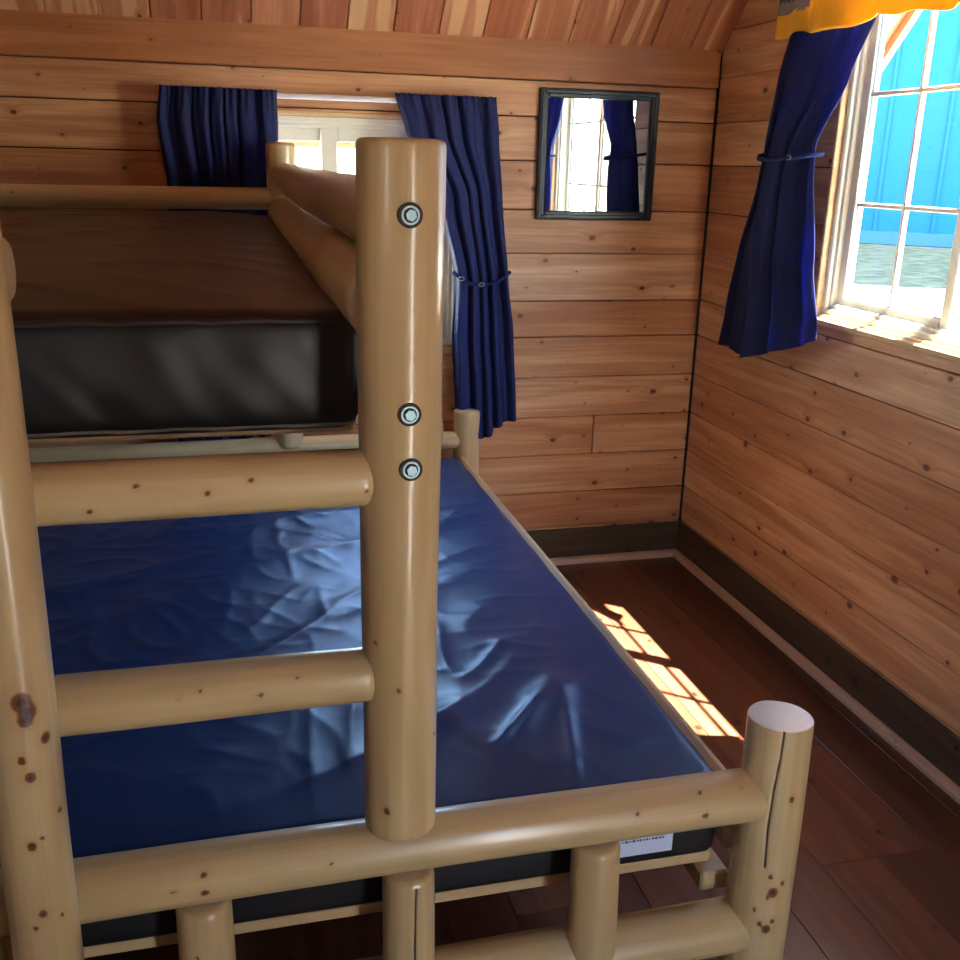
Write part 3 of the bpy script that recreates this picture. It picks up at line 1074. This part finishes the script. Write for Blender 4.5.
# u runs from the near edge (small y) to the far edge
c3 = curtain('curtain', 'x', [(1.86, 2.405, 2.805, 1.628, .008), (1.70, 2.495, 2.845, 1.628, .009), (1.52, 2.620, 2.885, 1.628, .011), (1.44, 2.620, 2.905, 1.628, .012), (1.20, 2.580, 2.980, 1.628, .013), (1.03, 2.515, 3.02, 1.628, .013), (.87, 2.495, 3.060, 1.628, .013)],
    4, 12, lambda u: 1.00-.105*min(1, u/.55), 'navy blue curtain at the far side of the sunlit window, below the yellow valance', 'navy window curtains',
    lean=lambda u, z: (.018*(1-u)**2-.060*math.exp(-((u-.50)/.22)**2))*max(.3, min(1, 1-(z-1.45)*1.6)))
tieband('x', [(1.66, 2.625, 1.505), (1.615, 2.618, 1.500), (1.592, 2.66, 1.494), (1.560, 2.72, 1.488), (1.553, 2.77, 1.487), (1.575, 2.83, 1.49), (1.61, 2.89, 1.50), (1.67, 2.895, 1.51)], [(1.580, 2.672, 1.494)], c3)
c4 = curtain('curtain', 'x', [(1.86, 1.28, 2.00, CX, .012), (1.70, 1.29, 1.90, CX, .016), (1.50, 1.32, 1.74, CX, .022), (1.20, 1.27, 1.78, CX, .022), (.88, 1.24, 1.84, CX, .022)],
    5, 15, lambda u: .89, 'navy blue curtain at the near side of the sunlit window, seen only in the mirror', 'navy window curtains')
tieband('x', [(CX+.02, 1.755, 1.505), (CX-.04, 1.74, 1.50), (CX-.05, 1.50, 1.49), (CX-.04, 1.35, 1.50), (CX+.03, 1.31, 1.52)], [(CX-.05, 1.58, 1.494)], c4)

def rod(a, b, r, label, mtl='rod'):
    mb = MB()
    a = Vector(a); b = Vector(b)
    mb.cyl(a, b, r, n=20)
    o = mb.build('curtain_rod', M[mtl], None, base=(a+b)/2)
    tag(o, label, 'curtain rod', 'white curtain rods')
    ax = (b-a).normalized()
    wallv = Vector((0, 1, 0)) if abs(ax.x) > .5 else Vector((1, 0, 0))
    for p, sg in ((a, -1), (b, 1)):
        mb = MB()
        wall = W if abs(ax.x) > .5 else XR
        dist = wall-(p.y if abs(ax.x) > .5 else p.x)
        mb.cyl(p-ax*sg*.004, p-ax*sg*.004+wallv*dist, r*.8, n=12)
        q = mb.build('bracket', M[mtl], o)
    return o
rod((-.125, CY+.028, 1.641), (.878, CY+.022, 1.641), .0085, 'white curtain rod across the top of the back window')
rod((1.655, 1.27, 1.90), (1.655, 2.84, 1.90), .008, 'white curtain rod under the yellow valance')

# yellow cloth valance over the sunlit window, with a printed corner
VX = 1.575
val = None
def valance():
    nu, nv = 240, 40
    V = []; mi = []
    for j in range(nv+1):
        for i in range(nu+1):
            u = i/nu; f = j/nv
            y = 2.786-u*1.60
            zb = 1.811+.012*math.exp(-((u-.12)/.1)**2)*0+.006*math.sin(u*26)-.004*math.sin(u*60)
            if u < .02: zb -= .0
            z = 2.16+(zb-2.16)*f
            x = VX+.012*f*math.sin(u*30+.6)*(1-math.exp(-u*20))+.008*f*math.sin(u*75)-.012*f
            V.append((x, y, z))
    faces = []
    for j in range(nv):
        for i in range(nu):
            p = j*(nu+1)+i
            faces.append((p, p+nu+1, p+nu+2, p+1))
            u = (i+.5)/nu; z = V[p][2]
            mi.append(1 if (u < .098 and z > 1.879) else 0)
    me = bpy.data.meshes.new('valance')
    c = Vector((VX, 2.03, 1.81))
    me.from_pydata([tuple(Vector(v)-c) for v in V], [], faces)
    me.polygons.foreach_set('material_index', mi)
    me.polygons.foreach_set('use_smooth', [True]*len(faces))
    o = link('valance', me, None, [M['yellow_cloth'], M['grey_print']])
    o.location = c
    md = o.modifiers.new('solid', 'SOLIDIFY'); md.thickness = .003; md.offset = 0
    return tag(o, 'golden yellow cloth valance with a dark printed corner, hanging over the sunlit window', 'valance')
val = valance()
mb = MB()
rg = random.Random(2)
for k in range(7):      # brush-like black lettering in the printed corner
    y0 = 2.772-k*.022
    pts = [(VX-.0135, y0, 1.900), (VX-.0135, y0-.008, 1.925), (VX-.0135, y0-.002, 1.955), (VX-.0135, y0-.014, 1.965), (VX-.0135, y0-.012, 1.905)]
    mb.tube(pts, .0022, n=6)
mb.build('lettering', M['black_print'], val)

# ------------------------------------------------------------------ mirror
mir = empty('mirror', (1.272, W, 1.278))
tag(mir, 'small wall mirror in a dark blue-black frame, beside the right corner', 'mirror')
mb = MB()
MX0, MX1, MZ0, MZ1 = 1.062, 1.488, 1.279, 1.702
ring(mb, 'y', MX0, MX1, MZ0, MZ1, .030, W-.020, W-.001, bev=.004)
ring(mb, 'y', MX0+.006, MX1-.006, MZ0+.006, MZ1-.006, .012, W-.024, W-.015, bev=.003)
mb.build('frame', M['black_frame'], mir)
mb = MB()
mb.box((MX0+.026, W-.010, MZ0+.026), (MX1-.026, W-.004, MZ1-.026))
g_ = mb.build('glass', M['mirror'], mir)
g_['label'] = 'mirror glass reflecting the sunlit window'

# ------------------------------------------------------------------ outside
mb = MB()
mb.box((-60, -60, -.6), (90, 90, -.4), tone=.5)
struct(mb.build('ground', M['gravel']))
d = Vector((math.sin(math.radians(37.5)), math.cos(math.radians(37.5)), 0))
sd_ = Vector((d.y, -d.x, 0))
bc = d*31
def Bm(u, v, z): return Vector((bc.x, bc.y, 0))+sd_*u+d*v+Vector((0, 0, z))
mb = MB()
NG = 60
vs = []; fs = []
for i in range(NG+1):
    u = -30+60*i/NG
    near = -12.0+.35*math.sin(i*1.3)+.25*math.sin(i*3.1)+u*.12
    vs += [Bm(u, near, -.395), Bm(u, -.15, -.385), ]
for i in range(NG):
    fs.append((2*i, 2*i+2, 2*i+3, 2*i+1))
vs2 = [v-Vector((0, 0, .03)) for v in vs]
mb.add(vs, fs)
tag(mb.build('lawn', M['grass']), 'strip of grass in front of the blue building, with shade in its dark colour', 'grass', kind='stuff')
barn = empty('barn', (bc.x, bc.y, -.4))
tag(barn, 'large blue steel-sided building outside the window', 'building')
def obox(mb, u0, u1, v0, v1, z0, z1):
    vs = [Bm(u, v, z) for z in (z0, z1) for (u, v) in ((u0, v0), (u1, v0), (u1, v1), (u0, v1))]
    mb.add(vs, [(0, 1, 2, 3)[::-1], (4, 5, 6, 7), (0, 1, 5, 4), (1, 2, 6, 5), (2, 3, 7, 6), (3, 0, 4, 7)])
mb = MB()
obox(mb, -11, 22, 0, 12, -.4, 8.5)
k = -11
while k < 22:
    obox(mb, k, k+.09, -.06, .01, -.3, 8.5); k += .75
mb.build('siding', M['barn'], barn)
mb = MB(); obox(mb, -11, 22, -.09, .01, -.4, -.05); mb.build('base_trim', M['barn_trim'], barn)
mb = MB()
vs = [Bm(-11.5, -.6, 8.45), Bm(22.5, -.6, 8.45), Bm(22.5, 6, 11), Bm(-11.5, 6, 11), Bm(22.5, 12.6, 8.45), Bm(-11.5, 12.6, 8.45)]
mb.add(vs+[v+Vector((0, 0, .2)) for v in vs], [(0, 3, 2, 1), (3, 5, 4, 2), (6, 7, 8, 9), (9, 8, 10, 11), (0, 1, 7, 6), (4, 5, 11, 10), (0, 6, 9, 3), (3, 9, 11, 5), (1, 2, 8, 7), (2, 4, 10, 8)])
mb.build('roof', M['barn_trim'], barn)
# porch corner post outside the sunlit window
mb = MB()
mb.box((2.24, 3.40, -.4), (2.33, 3.50, 1.80), axis=2, tone=.7, bev=.006)
o = mb.build('porch_post', M['exterior'], None, base=(2.29, 3.45, -.4))
tag(o, 'wooden roof post standing outside the sunlit window', 'post')
